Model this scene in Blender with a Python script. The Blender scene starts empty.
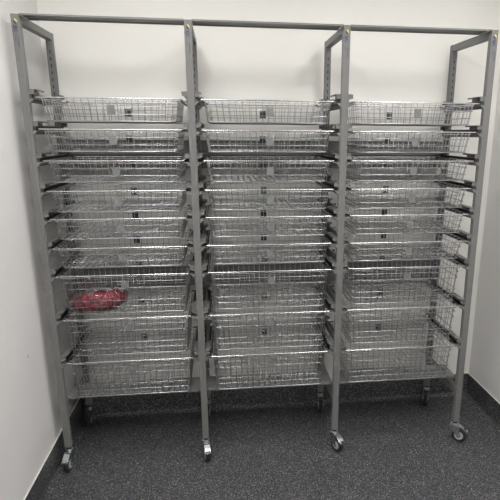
import bpy, bmesh, math, random
from mathutils import Vector, Matrix
random.seed(7)
PI = math.pi
scn = bpy.context.scene
COL = scn.collection

# ---------------------------------------------------------------- camera, world, lights, exposure
cam_d = bpy.data.cameras.new('camera')
cam = bpy.data.objects.new('camera', cam_d); COL.objects.link(cam); scn.camera = cam
F, CX, CY = 525.918, 295.20, 279.57
cam_d.sensor_fit = 'HORIZONTAL'; cam_d.sensor_width = 36.0
cam_d.lens = F / 500 * 36
cam_d.shift_x = -(CX - 250) / 500
cam_d.shift_y = (CY - 250) / 500
cam_d.clip_start = 0.02
yaw, pitch, roll = 0.133982, -0.271436, 0.0071923
r0 = Vector((math.cos(yaw), -math.sin(yaw), 0)); u0 = Vector((0, 0, 1))
fw = Vector((math.sin(yaw), math.cos(yaw), 0)) * math.cos(pitch) + u0 * math.sin(pitch)
up = r0.cross(fw)
rx = r0 * math.cos(roll) + up * math.sin(roll); ux = -r0 * math.sin(roll) + up * math.cos(roll)
m = Matrix((rx, ux, -fw)).transposed().to_4x4()
m.translation = Vector((0.794675, -2.338062, 1.578362))
cam.matrix_world = m

w = bpy.data.worlds.new('world'); scn.world = w; w.use_nodes = True
w.node_tree.nodes['Background'].inputs[0].default_value = (0.8, 0.85, 0.9, 1)
w.node_tree.nodes['Background'].inputs[1].default_value = 0.05
vs = scn.view_settings
vs.view_transform = 'Standard'; vs.look = 'None'; vs.gamma = 1; vs.use_curve_mapping = False
vs.exposure = 0.08
# ceiling lamps: (x, y, size x, size y, emission strength)
LAMPS = [(1.85, -0.60, 0.34, 0.34, 25), (0.40, -0.60, 0.34, 0.34, 25), (1.75, -1.80, 0.60, 1.20, 13.5), (0.50, -1.80, 0.60, 1.20, 13.5)]

# ---------------------------------------------------------------- materials
def new_mat(name):
    mt = bpy.data.materials.new(name); mt.use_nodes = True
    nt = mt.node_tree; return mt, nt, nt.nodes['Principled BSDF']
def node(nt, t, **kw):
    n = nt.nodes.new(t)
    for k, v in kw.items(): setattr(n, k, v)
    return n
def noisy(name, col, rough=.5, metal=0, amt=.08, scale=6, bump=0, bscale=200, spec=.5):
    mt, nt, b = new_mat(name)
    tc = node(nt, 'ShaderNodeTexCoord'); nz = node(nt, 'ShaderNodeTexNoise'); nz.inputs['Scale'].default_value = scale
    nz.inputs['Detail'].default_value = 3
    nt.links.new(tc.outputs['Object'], nz.inputs['Vector'])
    cr = node(nt, 'ShaderNodeValToRGB')
    a = [max(0, c * (1 - amt)) for c in col]; c2 = [min(1, c * (1 + amt)) for c in col]
    cr.color_ramp.elements[0].position = .3; cr.color_ramp.elements[1].position = .7
    cr.color_ramp.elements[0].color = (*a, 1); cr.color_ramp.elements[1].color = (*c2, 1)
    nt.links.new(nz.outputs['Fac'], cr.inputs[0]); nt.links.new(cr.outputs[0], b.inputs['Base Color'])
    b.inputs['Roughness'].default_value = rough; b.inputs['Metallic'].default_value = metal
    b.inputs['Specular IOR Level'].default_value = spec
    if bump:
        n2 = node(nt, 'ShaderNodeTexNoise'); n2.inputs['Scale'].default_value = bscale
        bp = node(nt, 'ShaderNodeBump'); bp.inputs['Strength'].default_value = bump; bp.inputs['Distance'].default_value = .001
        nt.links.new(tc.outputs['Object'], n2.inputs['Vector']); nt.links.new(n2.outputs['Fac'], bp.inputs['Height'])
        nt.links.new(bp.outputs[0], b.inputs['Normal'])
    return mt
M = {}
M['wall'] = noisy('wall_paint', (.765, .755, .715), .6, amt=.02, scale=2.5, bump=.15)
M['side_wall'] = noisy('side_wall_paint', (.765, .75, .74), .6, amt=.02, scale=2.5, bump=.15)
M['dark_wall'] = noisy('dark_reflection_wall', (.30, .30, .29), .7, amt=.03)  # unseen front wall, dark tone added to dim reflections in the upright wires
M['ceiling'] = noisy('ceiling_paint', (.8, .8, .78), .8, amt=.01)
M['frame'] = noisy('grey_powder_coat', (.160, .160, .155), .45, amt=.04, scale=14, spec=.35)
M['slot'] = noisy('slot_shade', (.012, .012, .012), .9, amt=.1)
M['black'] = noisy('black_plastic', (.012, .012, .013), .45, amt=.2, scale=30)
M['wire'] = noisy('zinc_wire', (.40, .405, .41), .30, metal=1, amt=.1, scale=60)
M['rim'] = noisy('highlight_zinc_rim', (.62, .62, .63), .25, metal=1, amt=.1, scale=60)  # same zinc, kept lighter than the wire to paint in rim highlights
M['clip'] = noisy('holder_plastic', (.15, .155, .155), .5, amt=.05, scale=30)
M['dark_clip'] = noisy('dark_holder_plastic', (.035, .035, .036), .4, amt=.1, scale=30)
M['chrome'] = noisy('zinc_plate', (.60, .64, .65), .25, metal=1, amt=.1, scale=60)
M['tyre'] = noisy('grey_tyre', (.025, .025, .027), .55, amt=.15, scale=60)
M['hub'] = noisy('grey_hub', (.36, .37, .38), .4, amt=.08, scale=60)
M['cap'] = noisy('skirting_cap', (.62, .60, .55), .4, amt=.04, scale=30)
M['red_clip'] = noisy('red_plastic', (.16, .005, .012), .4, amt=.1, scale=30)
M['yellow'] = noisy('logo_yellow', (.85, .62, .04), .45, amt=.03)
M['navy'] = noisy('logo_navy', (.018, .018, .10), .45, amt=.05)
M['blue_pen'] = noisy('blue_ink', (.12, .16, .42), .6, amt=.1)

def floor_mat():
    mt, nt, b = new_mat('speckled_vinyl')
    geo = node(nt, 'ShaderNodeNewGeometry')
    def vor(scale):
        v = node(nt, 'ShaderNodeTexVoronoi'); v.inputs['Scale'].default_value = scale
        nt.links.new(geo.outputs['Position'], v.inputs['Vector'])
        s = node(nt, 'ShaderNodeSeparateColor'); nt.links.new(v.outputs['Color'], s.inputs[0]); return s
    s1 = vor(340); s2 = vor(170)
    c1 = node(nt, 'ShaderNodeValToRGB'); e = c1.color_ramp.elements; c1.color_ramp.interpolation = 'CONSTANT'
    e[0].position = 0; e[0].color = (.026, .027, .030, 1); e[1].position = .45; e[1].color = (.052, .054, .059, 1)
    x = e.new(.70); x.color = (.098, .102, .112, 1)
    x = e.new(.86); x.color = (.20, .20, .205, 1)
    x = e.new(.965); x.color = (.36, .355, .345, 1)
    nt.links.new(s1.outputs[0], c1.inputs[0])
    c2 = node(nt, 'ShaderNodeValToRGB'); e = c2.color_ramp.elements
    e[0].position = 0; e[0].color = (.6, .6, .62, 1); e[1].position = 1; e[1].color = (1.35, 1.33, 1.3, 1)
    nt.links.new(s2.outputs[1], c2.inputs[0])
    mx = node(nt, 'ShaderNodeMix', data_type='RGBA', blend_type='MULTIPLY'); mx.inputs[0].default_value = 1
    nt.links.new(c1.outputs[0], mx.inputs[6]); nt.links.new(c2.outputs[0], mx.inputs[7])
    nt.links.new(mx.outputs[2], b.inputs['Base Color'])
    b.inputs['Roughness'].default_value = .5; b.inputs['Specular IOR Level'].default_value = .35
    n2 = node(nt, 'ShaderNodeTexNoise'); n2.inputs['Scale'].default_value = 350
    nt.links.new(geo.outputs['Position'], n2.inputs['Vector'])
    bp = node(nt, 'ShaderNodeBump'); bp.inputs['Strength'].default_value = .25; bp.inputs['Distance'].default_value = .001
    nt.links.new(n2.outputs['Fac'], bp.inputs['Height']); nt.links.new(bp.outputs[0], b.inputs['Normal'])
    return mt
M['floor'] = floor_mat()

def film_mat():
    mt, nt, b = new_mat('clear_film')
    nt.nodes.remove(b)
    out = nt.nodes['Material Output']
    tr = node(nt, 'ShaderNodeBsdfTransparent'); gl = node(nt, 'ShaderNodeBsdfGlossy'); gl.inputs['Roughness'].default_value = .12
    df = node(nt, 'ShaderNodeBsdfDiffuse'); df.inputs[0].default_value = (.75, .75, .75, 1)
    fr = node(nt, 'ShaderNodeFresnel'); fr.inputs['IOR'].default_value = 1.42
    m1 = node(nt, 'ShaderNodeMixShader'); m1.inputs[0].default_value = .035
    nt.links.new(tr.outputs[0], m1.inputs[1]); nt.links.new(df.outputs[0], m1.inputs[2])
    m2 = node(nt, 'ShaderNodeMixShader')
    nt.links.new(fr.outputs[0], m2.inputs[0]); nt.links.new(m1.outputs[0], m2.inputs[1]); nt.links.new(gl.outputs[0], m2.inputs[2])
    nt.links.new(m2.outputs[0], out.inputs[0]); return mt
M['film'] = film_mat()

def red_mat():
    mt = noisy('red_crinkled', (.25, .006, .024), .3, amt=.6, scale=90, bump=.8, bscale=90); return mt
M['red'] = red_mat()

def lamp_mat(s):
    mt, nt, b = new_mat('lit_diffuser')
    b.inputs['Base Color'].default_value = (.9, .9, .9, 1)
    b.inputs['Emission Color'].default_value = (1, .985, .965, 1); b.inputs['Emission Strength'].default_value = s
    return mt

# ---------------------------------------------------------------- mesh helpers
def obj(name, bm, mats, parent=None, smooth=False, bevel=0, loc=None):
    me = bpy.data.meshes.new(name)
    bmesh.ops.recalc_face_normals(bm, faces=bm.faces[:])
    bm.to_mesh(me); bm.free()
    if not isinstance(mats, (list, tuple)): mats = [mats]
    for q in mats: me.materials.append(q)
    if smooth:
        for p in me.polygons: p.use_smooth = True
    o = bpy.data.objects.new(name, me); COL.objects.link(o)
    if parent is not None: o.parent = parent
    if loc is not None: o.location = loc
    if bevel:
        b = o.modifiers.new('bevel', 'BEVEL'); b.width = bevel; b.segments = 2; b.limit_method = 'ANGLE'
    return o
def tag(o, label=None, cat=None, group=None, kind=None):
    if label: o['label'] = label
    if cat: o['category'] = cat
    if group: o['group'] = group
    if kind: o['kind'] = kind
    return o
def empty(name, loc=(0, 0, 0), rz=0, parent=None):
    o = bpy.data.objects.new(name, None); COL.objects.link(o); o.location = loc; o.rotation_euler = (0, 0, rz)
    o.empty_display_size = .05
    if parent is not None: o.parent = parent
    return o
def box(bm, x0, x1, y0, y1, z0, z1, mi=0):
    v = [bm.verts.new(p) for p in ((x0, y0, z0), (x1, y0, z0), (x1, y1, z0), (x0, y1, z0), (x0, y0, z1), (x1, y0, z1), (x1, y1, z1), (x0, y1, z1))]
    for f in ((0, 3, 2, 1), (4, 5, 6, 7), (0, 1, 5, 4), (1, 2, 6, 5), (2, 3, 7, 6), (3, 0, 4, 7)):
        fc = bm.faces.new([v[i] for i in f]); fc.material_index = mi
def prism(bm, pts, axis, a, b, mi=0):
    """extrude closed polygon pts (2-D) along axis from a to b"""
    def P(p, t):
        return {'x': (t, p[0], p[1]), 'y': (p[0], t, p[1]), 'z': (p[0], p[1], t)}[axis]
    A = [bm.verts.new(P(p, a)) for p in pts]; B = [bm.verts.new(P(p, b)) for p in pts]
    n = len(pts)
    for i in range(n):
        f = bm.faces.new((A[i], A[(i + 1) % n], B[(i + 1) % n], B[i])); f.material_index = mi
    for c in (A[::-1], B):
        f = bm.faces.new(c); f.material_index = mi
def tube(bm, pts, r, seg=6, closed=False):
    pts = [Vector(p) for p in pts]; n = len(pts); rings = []
    prev = None
    for i in range(n):
        if closed: t = pts[(i + 1) % n] - pts[i - 1]
        else: t = pts[min(i + 1, n - 1)] - pts[max(i - 1, 0)]
        t.normalize()
        if prev is None:
            a = Vector((0, 0, 1)) if abs(t.z) < .9 else Vector((0, 1, 0))
            s = t.cross(a).normalized()
        else:
            s = prev - t * prev.dot(t); s.normalize()
        prev = s; b2 = t.cross(s)
        # keep thickness through corners
        k = 1.0
        if (closed or 0 < i < n - 1):
            d1 = (pts[i] - pts[i - 1]).normalized(); d2 = (pts[(i + 1) % n] - pts[i]).normalized()
            k = 1 / max(.6, math.sqrt(max(.01, (1 + d1.dot(d2)) / 2)))
        rings.append([bm.verts.new(pts[i] + (s * math.cos(q * 2 * PI / seg) + b2 * math.sin(q * 2 * PI / seg)) * r * min(k, 1.3)) for q in range(seg)])
    for i in range(n if closed else n - 1):
        A, B = rings[i], rings[(i + 1) % n]
        for q in range(seg): bm.faces.new((A[q], A[(q + 1) % seg], B[(q + 1) % seg], B[q]))
    if not closed:
        bm.faces.new(rings[0][::-1]); bm.faces.new(rings[-1])
def cyl(bm, c, axis, r, h, seg=32, mi=0):
    pts = [(math.cos(i * 2 * PI / seg) * r, math.sin(i * 2 * PI / seg) * r) for i in range(seg)]
    ax = 'xyz'.index(axis); o = [c[i] for i in range(3) if i != ax]
    prism(bm, [(p[0] + o[0], p[1] + o[1]) for p in pts], axis, c[ax] - h / 2, c[ax] + h / 2, mi)
def lathe_x(bm, prof, cy, cz, seg=36, mi=0):
    """prof: list of (x, r), revolve round an x-parallel axis"""
    R = [[bm.verts.new((x, cy + r * math.cos(i * 2 * PI / seg), cz + r * math.sin(i * 2 * PI / seg))) for i in range(seg)] for x, r in prof]
    for a, b in zip(R, R[1:] + R[:1]):
        for i in range(seg):
            f = bm.faces.new((a[i], a[(i + 1) % seg], b[(i + 1) % seg], b[i])); f.material_index = mi
def rrect(x0, x1, y0, y1, z, r, n=4):
    out = []
    for cx, cy, a0 in ((x1 - r, y1 - r, 0), (x0 + r, y1 - r, 90), (x0 + r, y0 + r, 180), (x1 - r, y0 + r, 270)):
        for i in range(n + 1):
            a = math.radians(a0 + 90 * i / n); out.append((cx + r * math.cos(a), cy + r * math.sin(a), z))
    return out

# ---------------------------------------------------------------- room
XL, XR, YB, YF, ZC = -.0455, 2.274, .499, -4.6, 2.65
HB = .1436
T = .12
def struct(name, bm, mt, **k):
    o = obj(name, bm, mt, **k); o['kind'] = 'structure'; return o
bm = bmesh.new(); box(bm, XL - T, XR + T, YF - T, YB + T, -T, 0); struct('floor', bm, M['floor'])
bm = bmesh.new(); box(bm, XL - T, XR + T, YF - T, YB + T, ZC, ZC + T); struct('ceiling', bm, M['ceiling'])
bm = bmesh.new(); box(bm, XL - T, XR + T, YB, YB + T, 0, ZC); struct('wall_back', bm, M['wall'])
bm = bmesh.new(); box(bm, XL - T, XL, YF, YB, 0, ZC); wl = struct('wall_left', bm, M['side_wall'])
bm = bmesh.new(); box(bm, XR, XR + T, YF, YB, 0, ZC); struct('wall_right', bm, M['side_wall'])
bm = bmesh.new(); box(bm, XL - T, XR + T, YF - T, YF, 0, ZC); struct('wall_front', bm, M['dark_wall'])
# small pen mark on the left wall
bm = bmesh.new(); tube(bm, [(XL + .0002, -.166, .674), (XL + .0004, -.162, .666), (XL + .0003, -.158, .658)], .0011, 5)
obj('pen_mark', bm, M['blue_pen'], wl)
# coved skirting: floor vinyl turned up the wall
def cove(name, p0, p1, inward):
    th, R = .006, .030
    prof = [(0, HB), (th, HB), (th, R + th)]
    for i in range(1, 7):
        a = math.radians(90 * i / 6); prof.append((th + R - R * math.cos(a), R + .0015 - R * math.sin(a)))
    prof.append((th + R + .004, .0006)); prof.append((0, .0006))
    bm = bmesh.new(); rings = []
    for p in (p0, p1): rings.append([bm.verts.new((p[0] + inward[0] * d, p[1] + inward[1] * d, z)) for d, z in prof])
    n = len(prof)
    for i in range(n): bm.faces.new((rings[0][i], rings[0][(i + 1) % n], rings[1][(i + 1) % n], rings[1][i]))
    bm.faces.new(rings[0]); bm.faces.new(rings[1][::-1])
    return struct(name, bm, M['floor'])
E_ = .0004
cove('baseboard_back', (XL + E_, YB - E_), (XR - E_, YB - E_), (0, -1))
cove('baseboard_left', (XL + E_, YF + E_), (XL + E_, YB - E_), (1, 0))
cove('baseboard_right', (XR - E_, YF + E_), (XR - E_, YB - E_), (-1, 0))
for i, (a, b) in enumerate((((XL, XR), (YB - .0068, YB)), ((XL, XL + .0068), (YF, YB - .009)), ((XR - .0068, XR), (YF, YB - .009)))):
    bm = bmesh.new(); box(bm, a[0] + E_, a[1] - E_, b[0], b[1] - E_, HB + .0003, HB + .0032)
    struct('trim_%d' % (i + 1), bm, M['cap'])

# ceiling lamps
for i, (lx, ly, sx, sy, st) in enumerate(LAMPS):
    t = empty('ceiling_light', (lx, ly, ZC))
    tag(t, ['square flush ceiling light above the rack by the right wall', 'square flush ceiling light above the rack by the left wall', 'square flush ceiling light behind the viewer by the right wall', 'square flush ceiling light behind the viewer by the left wall'][i], 'ceiling light', 'flush ceiling lights')
    bm = bmesh.new()
    hx, hy = sx / 2 + .02, sy / 2 + .02
    box(bm, -hx, hx, -hy, -sy / 2, -.03, -.0005); box(bm, -hx, hx, sy / 2, hy, -.03, -.0005)
    box(bm, -hx, -sx / 2, -sy / 2, sy / 2, -.03, -.0005); box(bm, sx / 2, hx, -sy / 2, sy / 2, -.03, -.0005)
    obj('lamp_frame', bm, M['ceiling'], t)
    bm = bmesh.new(); box(bm, -sx / 2, sx / 2, -sy / 2, sy / 2, -.024, -.018); obj('diffuser', bm, lamp_mat(st), t)

# ---------------------------------------------------------------- rack
W, S, D, H, ZB = .030, .65297, .43777, 2.01306, .11717
rack = empty('basket_rack', (0, 0, 0))
tag(rack, 'tall grey metal three-bay rack on castors holding columns of wire baskets', 'rack')

def post_profile(x0, y0):
    """30 mm square tube with three fine grooves on each face"""
    g, gw = .0009, .0011
    def side(a, b):
        a, b = Vector(a), Vector(b); d = (b - a).normalized(); nrm = Vector((-d.y, d.x)) ; L = (b - a).length
        out = [a + d * .002]
        for c in (.25, .5, .75):
            m0 = a + d * (L * c)
            out += [m0 - d * gw, m0 - d * gw * .4 + nrm * g, m0 + d * gw * .4 + nrm * g, m0 + d * gw]
        out.append(b - d * .002); return out
    c = [(x0, y0), (x0 + W, y0), (x0 + W, y0 + W), (x0, y0 + W)]
    pts = []
    for i in range(4): pts += side(c[i], c[(i + 1) % 4])
    return [(p.x, p.y) for p in pts]
LOGO_TEXT = 'SJC'
for i in range(4):
    x0 = i * S
    for back in (False, True):
        y0 = D - W if back else 0.0
        bm = bmesh.new(); prism(bm, post_profile(x0, y0), 'z', ZB, H)
        # punched slots as black patches, their inner shade painted on, facing the opposite post
        fy = y0 - .0002 if back else y0 + W + .0002
        z = .34
        while z < H - .06:
            box(bm, x0 + W / 2 - .0022, x0 + W / 2 + .0022, min(fy, fy + (.001 if back else -.001)), max(fy, fy + (.001 if back else -.001)), z, z + .014, 1)
            z += .0305
        obj('rear_post' if back else 'front_post', bm, [M['frame'], M['slot']], rack)
    # H-frame members that tie front post to rear post
    bm = bmesh.new(); box(bm, x0 + .0004, x0 + W - .0004, W, D - W, H - W, H - .0004); obj('top_side_member', bm, M['frame'], rack, bevel=.0012)
    bm = bmesh.new(); box(bm, x0 + .001, x0 + W - .001, W, D - W, .268, .302); obj('bottom_side_member', bm, M['frame'], rack, bevel=.0012)
    # logo printed on the top of each front post
    yl = -.0006
    lg = bmesh.new()
    def blob(pts, mi):
        prism(lg, pts, 'y', yl, .0004, mi)
    cx, cz = x0 + W / 2, H - .027
    blob([(cx - .003, cz + .008), (cx + .001, cz + .0095), (cx + .006, cz + .004), (cx + .0075, cz - .001), (cx + .0045, cz - .0035), (cx + .003, cz + .001), (cx - .001, cz + .0045)], 0)
    blob([(cx - .0065, cz + .003), (cx - .003, cz + .0035), (cx - .001, cz - .001), (cx + .003, cz - .004), (cx + .0035, cz - .0085), (cx - .001, cz - .0095), (cx - .0055, cz - .004)], 1)
    obj('printed_logo', lg, [M['yellow'], M['navy']], rack)
    cu = bpy.data.curves.new('lettering', 'FONT'); cu.body = LOGO_TEXT; cu.size = .018; cu.extrude = .0004; cu.offset = .0004; cu.align_x = 'LEFT'; cu.align_y = 'CENTER'
    to = bpy.data.objects.new('lettering_curve', cu); COL.objects.link(to)
    dg = bpy.context.evaluated_depsgraph_get(); me = bpy.data.meshes.new_from_object(to.evaluated_get(dg))
    bpy.data.objects.remove(to)
    # turn the text to run down the post
    rot = Matrix.Translation((cx - .002, -.0004, H - .040)) @ Matrix.Rotation(PI / 2, 4, 'X') @ Matrix.Rotation(-PI / 2, 4, 'Z')
    me.transform(rot); me.materials.clear(); me.materials.append(M['navy'])
    lo = bpy.data.objects.new('lettering', me); COL.objects.link(lo); lo.parent = rack
    bm = bmesh.new()
    z = H - .086
    for k in range(11):
        l = random.uniform(.0018, .0036); box(bm, cx + .0030, cx + .0058, yl, .0002, z - l, z); z -= l + .0009
    z = H - .082
    for k in range(6):
        l = random.uniform(.0015, .003); box(bm, cx - .0068, cx - .0050, yl, .0002, z - l, z); z -= l + .0009
    obj('fine_print', bm, M['navy'], rack)

# rows: rim heights and kind
RIMS = [(1.7105, 0), (1.5875, 0), (1.4607, 0), (1.336, 0), (1.2159, 0), (1.089, 0), (.9655, 1), (.7606, 1), (.5530, 1)]
BX0, BX1 = .030, S   # inner faces of a bay
for b in range(3):
    ox = b * S
    # top plate, a shallow inverted tray seen from below
    bm = bmesh.new()
    prism(bm, [(0.0004, H - .0045), (.0022, H - .0045), (.0022, H + .0005), (.103, H + .0002), (.103, H - .004), (.105, H - .004), (.105, H + .002), (.0004, H + .002)], 'x', ox + BX0 + .0006, ox + BX1 - .0006)
    obj('top_plate', bm, M['frame'], rack)
    # rear cross panels, folded channel
    for z0, z1 in ((1.402, 1.541), (.790, .892)):
        bm = bmesh.new()
        zm = (z0 + z1) / 2
        prism(bm, [(D - .012, z0), (D - .001, z0), (D - .001, z1), (D - .012, z1), (D - .012, z1 - .002), (D - .004, z1 - .002), (D - .004, zm + .006), (D - .009, zm), (D - .004, zm - .006), (D - .004, z0 + .002), (D - .012, z0 + .002)], 'x', ox + BX0 + .0006, ox + BX1 - .0006)
        obj('rear_cross_panel', bm, M['frame'], rack)
    # bottom front channel between the legs
    bm = bmesh.new()
    zt, ya = .3690, .034
    prism(bm, [(ya, .358), (ya + .002, .358), (ya + .002, zt - .002), (ya + .138, zt - .002), (ya + .138, .358), (ya + .14, .358), (ya + .14, zt), (ya, zt)], 'x', ox + BX0 + .0008, ox + BX1 - .0008)
    sh = obj('bottom_cross_channel', bm, M['frame'], rack)
    bm = bmesh.new()
    for sx in (.012, S - .030 - .012):
        cyl(bm, (ox + BX0 + sx, ya - .0008, .3635), 'y', .003, .002, 12)
    obj('screw', bm, M['chrome'], sh)
    # runners
    for rz, kind in RIMS:
        for side in (0, 1):
            def X(t): return ox + BX0 + .0005 + t if side == 0 else ox + BX1 - .0005 - t
            prof = [(0, .013), (.012, .013), (.012, .011), (.002, .011), (.002, -.006), (.030, -.006), (.030, -.008), (.014, -.008), (.014, -.015), (.007, -.015), (.007, -.022), (0, -.022)]
            bm = bmesh.new()
            prism(bm, [(X(u), rz + v) for u, v in prof], 'y', .0015, D - .0015)
            for ya, yb, yc in ((.0016, .125, .130), (D - .0016, D - .040, D - .075)):     # raised bracket ends
                a, c = sorted((X(0), X(.002)))
                prism(bm, [(ya, rz + .0131), (yc, rz + .0131), (yb + (yc - yb) * .7, rz + .0308), (ya, rz + .0308)], 'x', a, c)
                f = 1 if yc > ya else -1
                fl = [(0, ya), (.014, ya), (.017, ya + f * .008), (.022, ya + f * .014), (.025, ya + f * .026), (.025, yb), (.010, yc), (0, yc)]
                prism(bm, [(X(u), v) for u, v in fl], 'z', rz + .0292, rz + .031)
                a, c = sorted((X(.002), X(.021))); box(bm, a, c, *sorted((ya + f * .004, ya + f * .006)), rz + .0125, rz + .0291)
                a, c = sorted((X(.0235), X(.025))); box(bm, a, c, *sorted((ya + f * .034, yb)), rz + .0240, rz + .0292)
            rn = obj('basket_runner', bm, M['frame'], rack)
            bm = bmesh.new()
            prism(bm, [(X(u), rz + v) for u, v in ((.0022, -.0058), (.0315, -.0058), (.0315, -.0088), (.0335, -.0060), (.033, -.0036), (.0055, -.0036), (.0055, .0108), (.0022, .0108))], 'y', .040, D - .004)
            obj('black_strip', bm, M['black'], rn)  # plain black strip along the lower channel
            bm = bmesh.new()
            a, c = sorted((X(.033), X(.045)))
            box(bm, a, c, D - .036, D - .028, rz - .002, rz + .006)
            obj('stop_clip', bm, M['red_clip'], rn, bevel=.001)

# castors
def castor(px, py, az, brake):
    """az: heading of the trailing wheel in the floor plane"""
    c = empty('castor', (px, py, 0), az + PI / 2, rack)      # wheel trails towards local -y
    R, tr = .0375, .026
    bm = bmesh.new(); lathe_x(bm, [(-.011, .019), (-.0115, .029), (-.009, R - .001), (-.004, R), (.004, R), (.009, R - .001), (.0115, .029), (.011, .019)], -tr, R)
    wh = obj('wheel', bm, M['tyre'], c, smooth=True)
    bm = bmesh.new(); lathe_x(bm, [(-.0124, .004), (-.0124, .012), (-.0120, .0135), (-.0120, .0225), (.0120, .0225), (.0120, .0135), (.0124, .012), (.0124, .004)], -tr, R)
    obj('wheel_hub', bm, M['hub'], wh)
    bm = bmesh.new()
    for s in (-1, 1):
        pr = [(.021, .094), (.021, .078), (.008, .058), (-tr + .013, R + .002), (-tr + .007, R - .007), (-tr, R - .009), (-tr - .007, R - .006), (-tr - .009, R + .003), (-tr - .003, .058), (-.024, .078), (-.022, .094)]
        prism(bm, pr, 'x', s * .0152 - .001, s * .0152 + .001)
    prism(bm, [(.022, .094), (.022, .091), (-.021, .091), (-.021, .094)], 'x', -.0162, .0162)
    cyl(bm, (0, -tr, R), 'x', .0045, .037, 14)
    cyl(bm, (0, 0, .098), 'z', .0185, .007, 24)
    cyl(bm, (0, 0, .104), 'z', .014, .006, 24)
    obj('fork', bm, M['chrome'], c, bevel=.0006)
    bm = bmesh.new(); cyl(bm, (0, 0, .1125), 'z', .0125, .011, 20); obj('stem_collar', bm, M['black'], c)
    if brake:
        bm = bmesh.new()
        prism(bm, [(-.018, .0945), (-.032, .091), (-.048, .081), (-.062, .069), (-.070, .066), (-.070, .062), (-.060, .0645), (-.046, .076), (-.031, .086), (-.018, .0905)], 'x', -.0145, .0145)
        prism(bm, [(-.060, .073), (-.070, .070), (-.070, .066), (-.061, .069)], 'x', -.0105, .0105)
        obj('brake_pedal', bm, M['chrome'], c, bevel=.001)
A = math.radians
for i, (az, ar) in enumerate([(-96, -90), (-80, -98), (-62, -95), (-32, -115)]):
    castor(i * S + W / 2, W / 2, A(az), True)
    castor(i * S + W / 2, D - W / 2, A(ar), False)

# ---------------------------------------------------------------- baskets
GAP = .026
RW = (BX1 - BX0) - 2 * GAP            # outside of rim
def make_basket(kind):
    root = empty('wire_basket', (0, 0, 0))   # origin: bay centre, front rim, rim height
    hx = RW / 2; ht = hx - .014; hb = ht - .011
    yf0, yf1 = .002, .016
    yb0, yb1 = .398, .384
    dep = .181 if kind else .089
    rings = [.031, .062, .121, .150, dep] if kind else [.031, .062, dep]
    r1 = .0016
    bm = bmesh.new()
    def at(o, z):      # ring rectangle at depth z
        k = z / dep
        return ht + (hb - ht) * k, yf0 + (yf1 - yf0) * k, yb0 + (yb1 - yb0) * k
    for z in rings:
        h, a, b = at(0, z)
        tube(bm, rrect(-h, h, a, b, -z, .018), .0018 if z < dep else .0023, 6, True)
    # front-to-back wires that turn up the front and rear
    n = 19
    for i in range(n):
        u = -1 + 2 * (i + .5) / n
        xt, xb = u * (ht - .004), u * (hb - .004)
        tube(bm, [(xt, 0, -.001), (xt, yf0, -.008), (xb, yf1, -dep + .004), (xb, yf1 + .006, -dep), (xb, yb1 - .006, -dep), (xb, yb1, -dep + .004), (xt, yb0, -.008), (xt, .400, -.001)], r1, 5)
    # side-to-side wires that turn up the sides and hook over the rim
    n = 9
    for i in range(n):
        v = (i + .5) / n
        y = .012 + (.388 - .012) * v; yb = .022 + (.378 - .022) * v
        tube(bm, [(-hx, y, -.0005), (-ht - .003, y, -.0015), (-ht, y, -.006), (-hb, yb, -dep + .004), (-hb + .006, yb, -dep - .0022), (hb - .006, yb, -dep - .0022), (hb, yb, -dep + .004), (ht, y, -.006), (ht + .003, y, -.0015), (hx, y, -.0005)], r1, 5)
    obj('wire_mesh_body', bm, M['wire'], root, smooth=True)
    bm = bmesh.new()
    tube(bm, rrect(-hx, hx, -.003, .403, 0, .004), .0027, 8, True)
    tube(bm, rrect(-ht - .001, ht + .001, .003, .399, -.009, .012), .0016, 6, True)
    obj('rim', bm, M['rim'], root, smooth=True)
    for back in (0, 1):
        bm = bmesh.new()
        sg = 1 if back else -1
        y = .406 if back else -.001
        xo = 0.002
        y0, y1 = sorted((y, y + sg * .0016))
        prism(bm, [(xo - .015, -.026), (xo + .015, -.026), (xo + .015, -.060), (xo + .011, -.062), (xo - .011, -.062), (xo - .015, -.060)], 'y', y0, y1)
        box(bm, xo - .015, xo + .015, *sorted((y1 + .0, y1 + sg * .0035)) if back else sorted((y0 - .0035, y0)), -.062, -.059)
        for s in (-1, 1):
            tube(bm, [(xo + s * .011, (y0 + y1) / 2 , -.030), (xo + s * .011, y + (-sg) * .003, -.024), (xo + s * .011, y - sg * .006, -.027)], .0012, 5)
        o = obj('label_holder', bm, M['dark_clip'] if back else M['clip'], root)
        if back: o['label'] = 'dark holder at the rear of the basket'
    return root
def copy_tree(o, parent=None):
    c = o.copy(); COL.objects.link(c)
    if parent is not None: c.parent = parent
    for ch in o.children: copy_tree(ch, c)
    return c
protos = {0: make_basket(0), 1: make_basket(1)}
used = {0: False, 1: False}
ORD = ['topmost', 'second from the top', 'third from the top', 'fourth from the top', 'fifth from the top', 'sixth from the top', 'seventh from the top', 'eighth from the top', 'lowest']
COLN = ['left', 'middle', 'right']
for b in range(3):
    for k, (rz, kind) in enumerate(RIMS):
        o = protos[kind] if not used[kind] else copy_tree(protos[kind]); used[kind] = True
        o.location = (b * S + (BX0 + BX1) / 2 + random.uniform(-.0025, .0015), random.uniform(-.001, .007), rz)
        q = 'deep' if kind else 'shallow'
        extra = ', holding the red bundle' if (b == 0 and k == 6) else (', empty')
        if k == 8: lab = 'deep silver wire basket, lowest in the %s column, just above the bottom crossbar' % COLN[b]
        else: lab = '%s silver wire basket, %s in the %s column%s' % (q, ORD[k], COLN[b], extra)
        tag(o, lab, 'basket', 'wire baskets in the %s column' % COLN[b])

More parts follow.
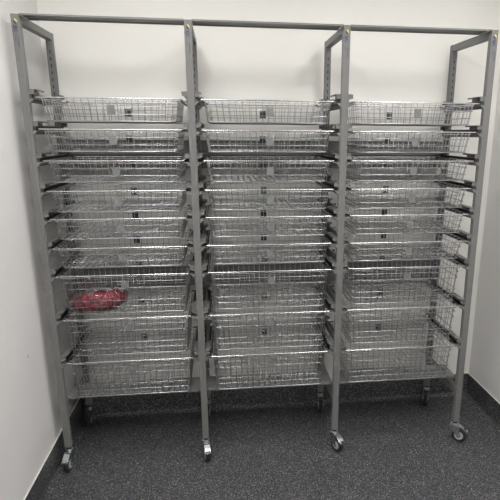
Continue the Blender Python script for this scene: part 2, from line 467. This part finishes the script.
# ---------------------------------------------------------------- bag with red bundle in the seventh basket of the left column
bx, by, bz = .203, .068, .9655 - .181 + .0030
def lumpy(name, mt, c, size, seed, amp, fr, parent=None, sub=4, squash=.0):
    from mathutils import noise
    bm = bmesh.new(); bmesh.ops.create_icosphere(bm, subdivisions=sub, radius=1)
    for v in bm.verts:
        p = v.co.copy()
        # boxy super-ellipsoid
        q = Vector([math.copysign(abs(a) ** .75, a) for a in p])
        n = noise.noise(p * fr + Vector((seed, 0, 0))) + .5 * noise.noise(p * fr * 2.3 + Vector((0, seed, 0)))
        n2 = 1 - abs(noise.noise(p * fr * 1.7 + Vector((3, seed, 1)))) * 2
        q = q * (1 + amp * n + amp * .6 * n2)
        v.co = Vector((q.x * size[0], q.y * size[1], q.z * size[2]))
    zmin = min(v.co.z for v in bm.verts)
    for v in bm.verts:
        v.co.z -= zmin
        if v.co.z < size[2] * .35: v.co.z *= .6
        v.co += Vector(c)
    return bm
bag = empty('plastic_bag', (bx, by, bz)); bag.rotation_euler = (0, A(-5), 0)
bag.rotation_euler = (0, 0, 0)
from mathutils import noise
# red bundle: a loose stack of folded strips pressed together
bm = lumpy('b', None, (0, 0, 0), (.108, .055, .036), 4.2, .16, 2.6, sub=5)
for v in bm.verts:
    x = v.co.x
    v.co.z *= (.82 + 1.6 * (x + .108))     # thicker towards the right
    v.co.z += max(0, x) * .10 * 0
    cell = math.sin(x * 210 + 2 * math.sin(v.co.z * 90)) * math.sin(v.co.z * 190 + 3 * x * 40)
    if v.co.z > .006: v.co += v.normal * .0032 * cell if v.normal.length else Vector()
    v.co.z = max(v.co.z, 0) + .0022
red = obj('red_bundle', bm, M['red'], None, smooth=True, loc=(bx, by, bz))
tag(red, 'crumpled crimson red bundle inside the clear plastic bag', 'bundle')
bm = lumpy('b', None, (0, 0, 0), (.121, .066, .054), 9.1, .10, 2.2, sub=5)
for v in bm.verts:
    x, y, z = v.co
    t = max(0, z / .108)
    v.co.z = z * (.78 + 1.0 * (x + .121)) + .014 * math.exp(-((x + .03) / .03) ** 2) * t
    r = noise.noise(Vector((x * 60, y * 60, z * 60 + 5)))
    if z > .004: v.co += Vector((0, -1, .6)) * .005 * (1 - abs(r) * 2)
    v.co.z = max(v.co.z, 0)
o = obj('film', bm, M['film'], bag, smooth=True)
tag(bag, 'clear crinkled plastic bag around the red bundle in the left column basket', 'bag')
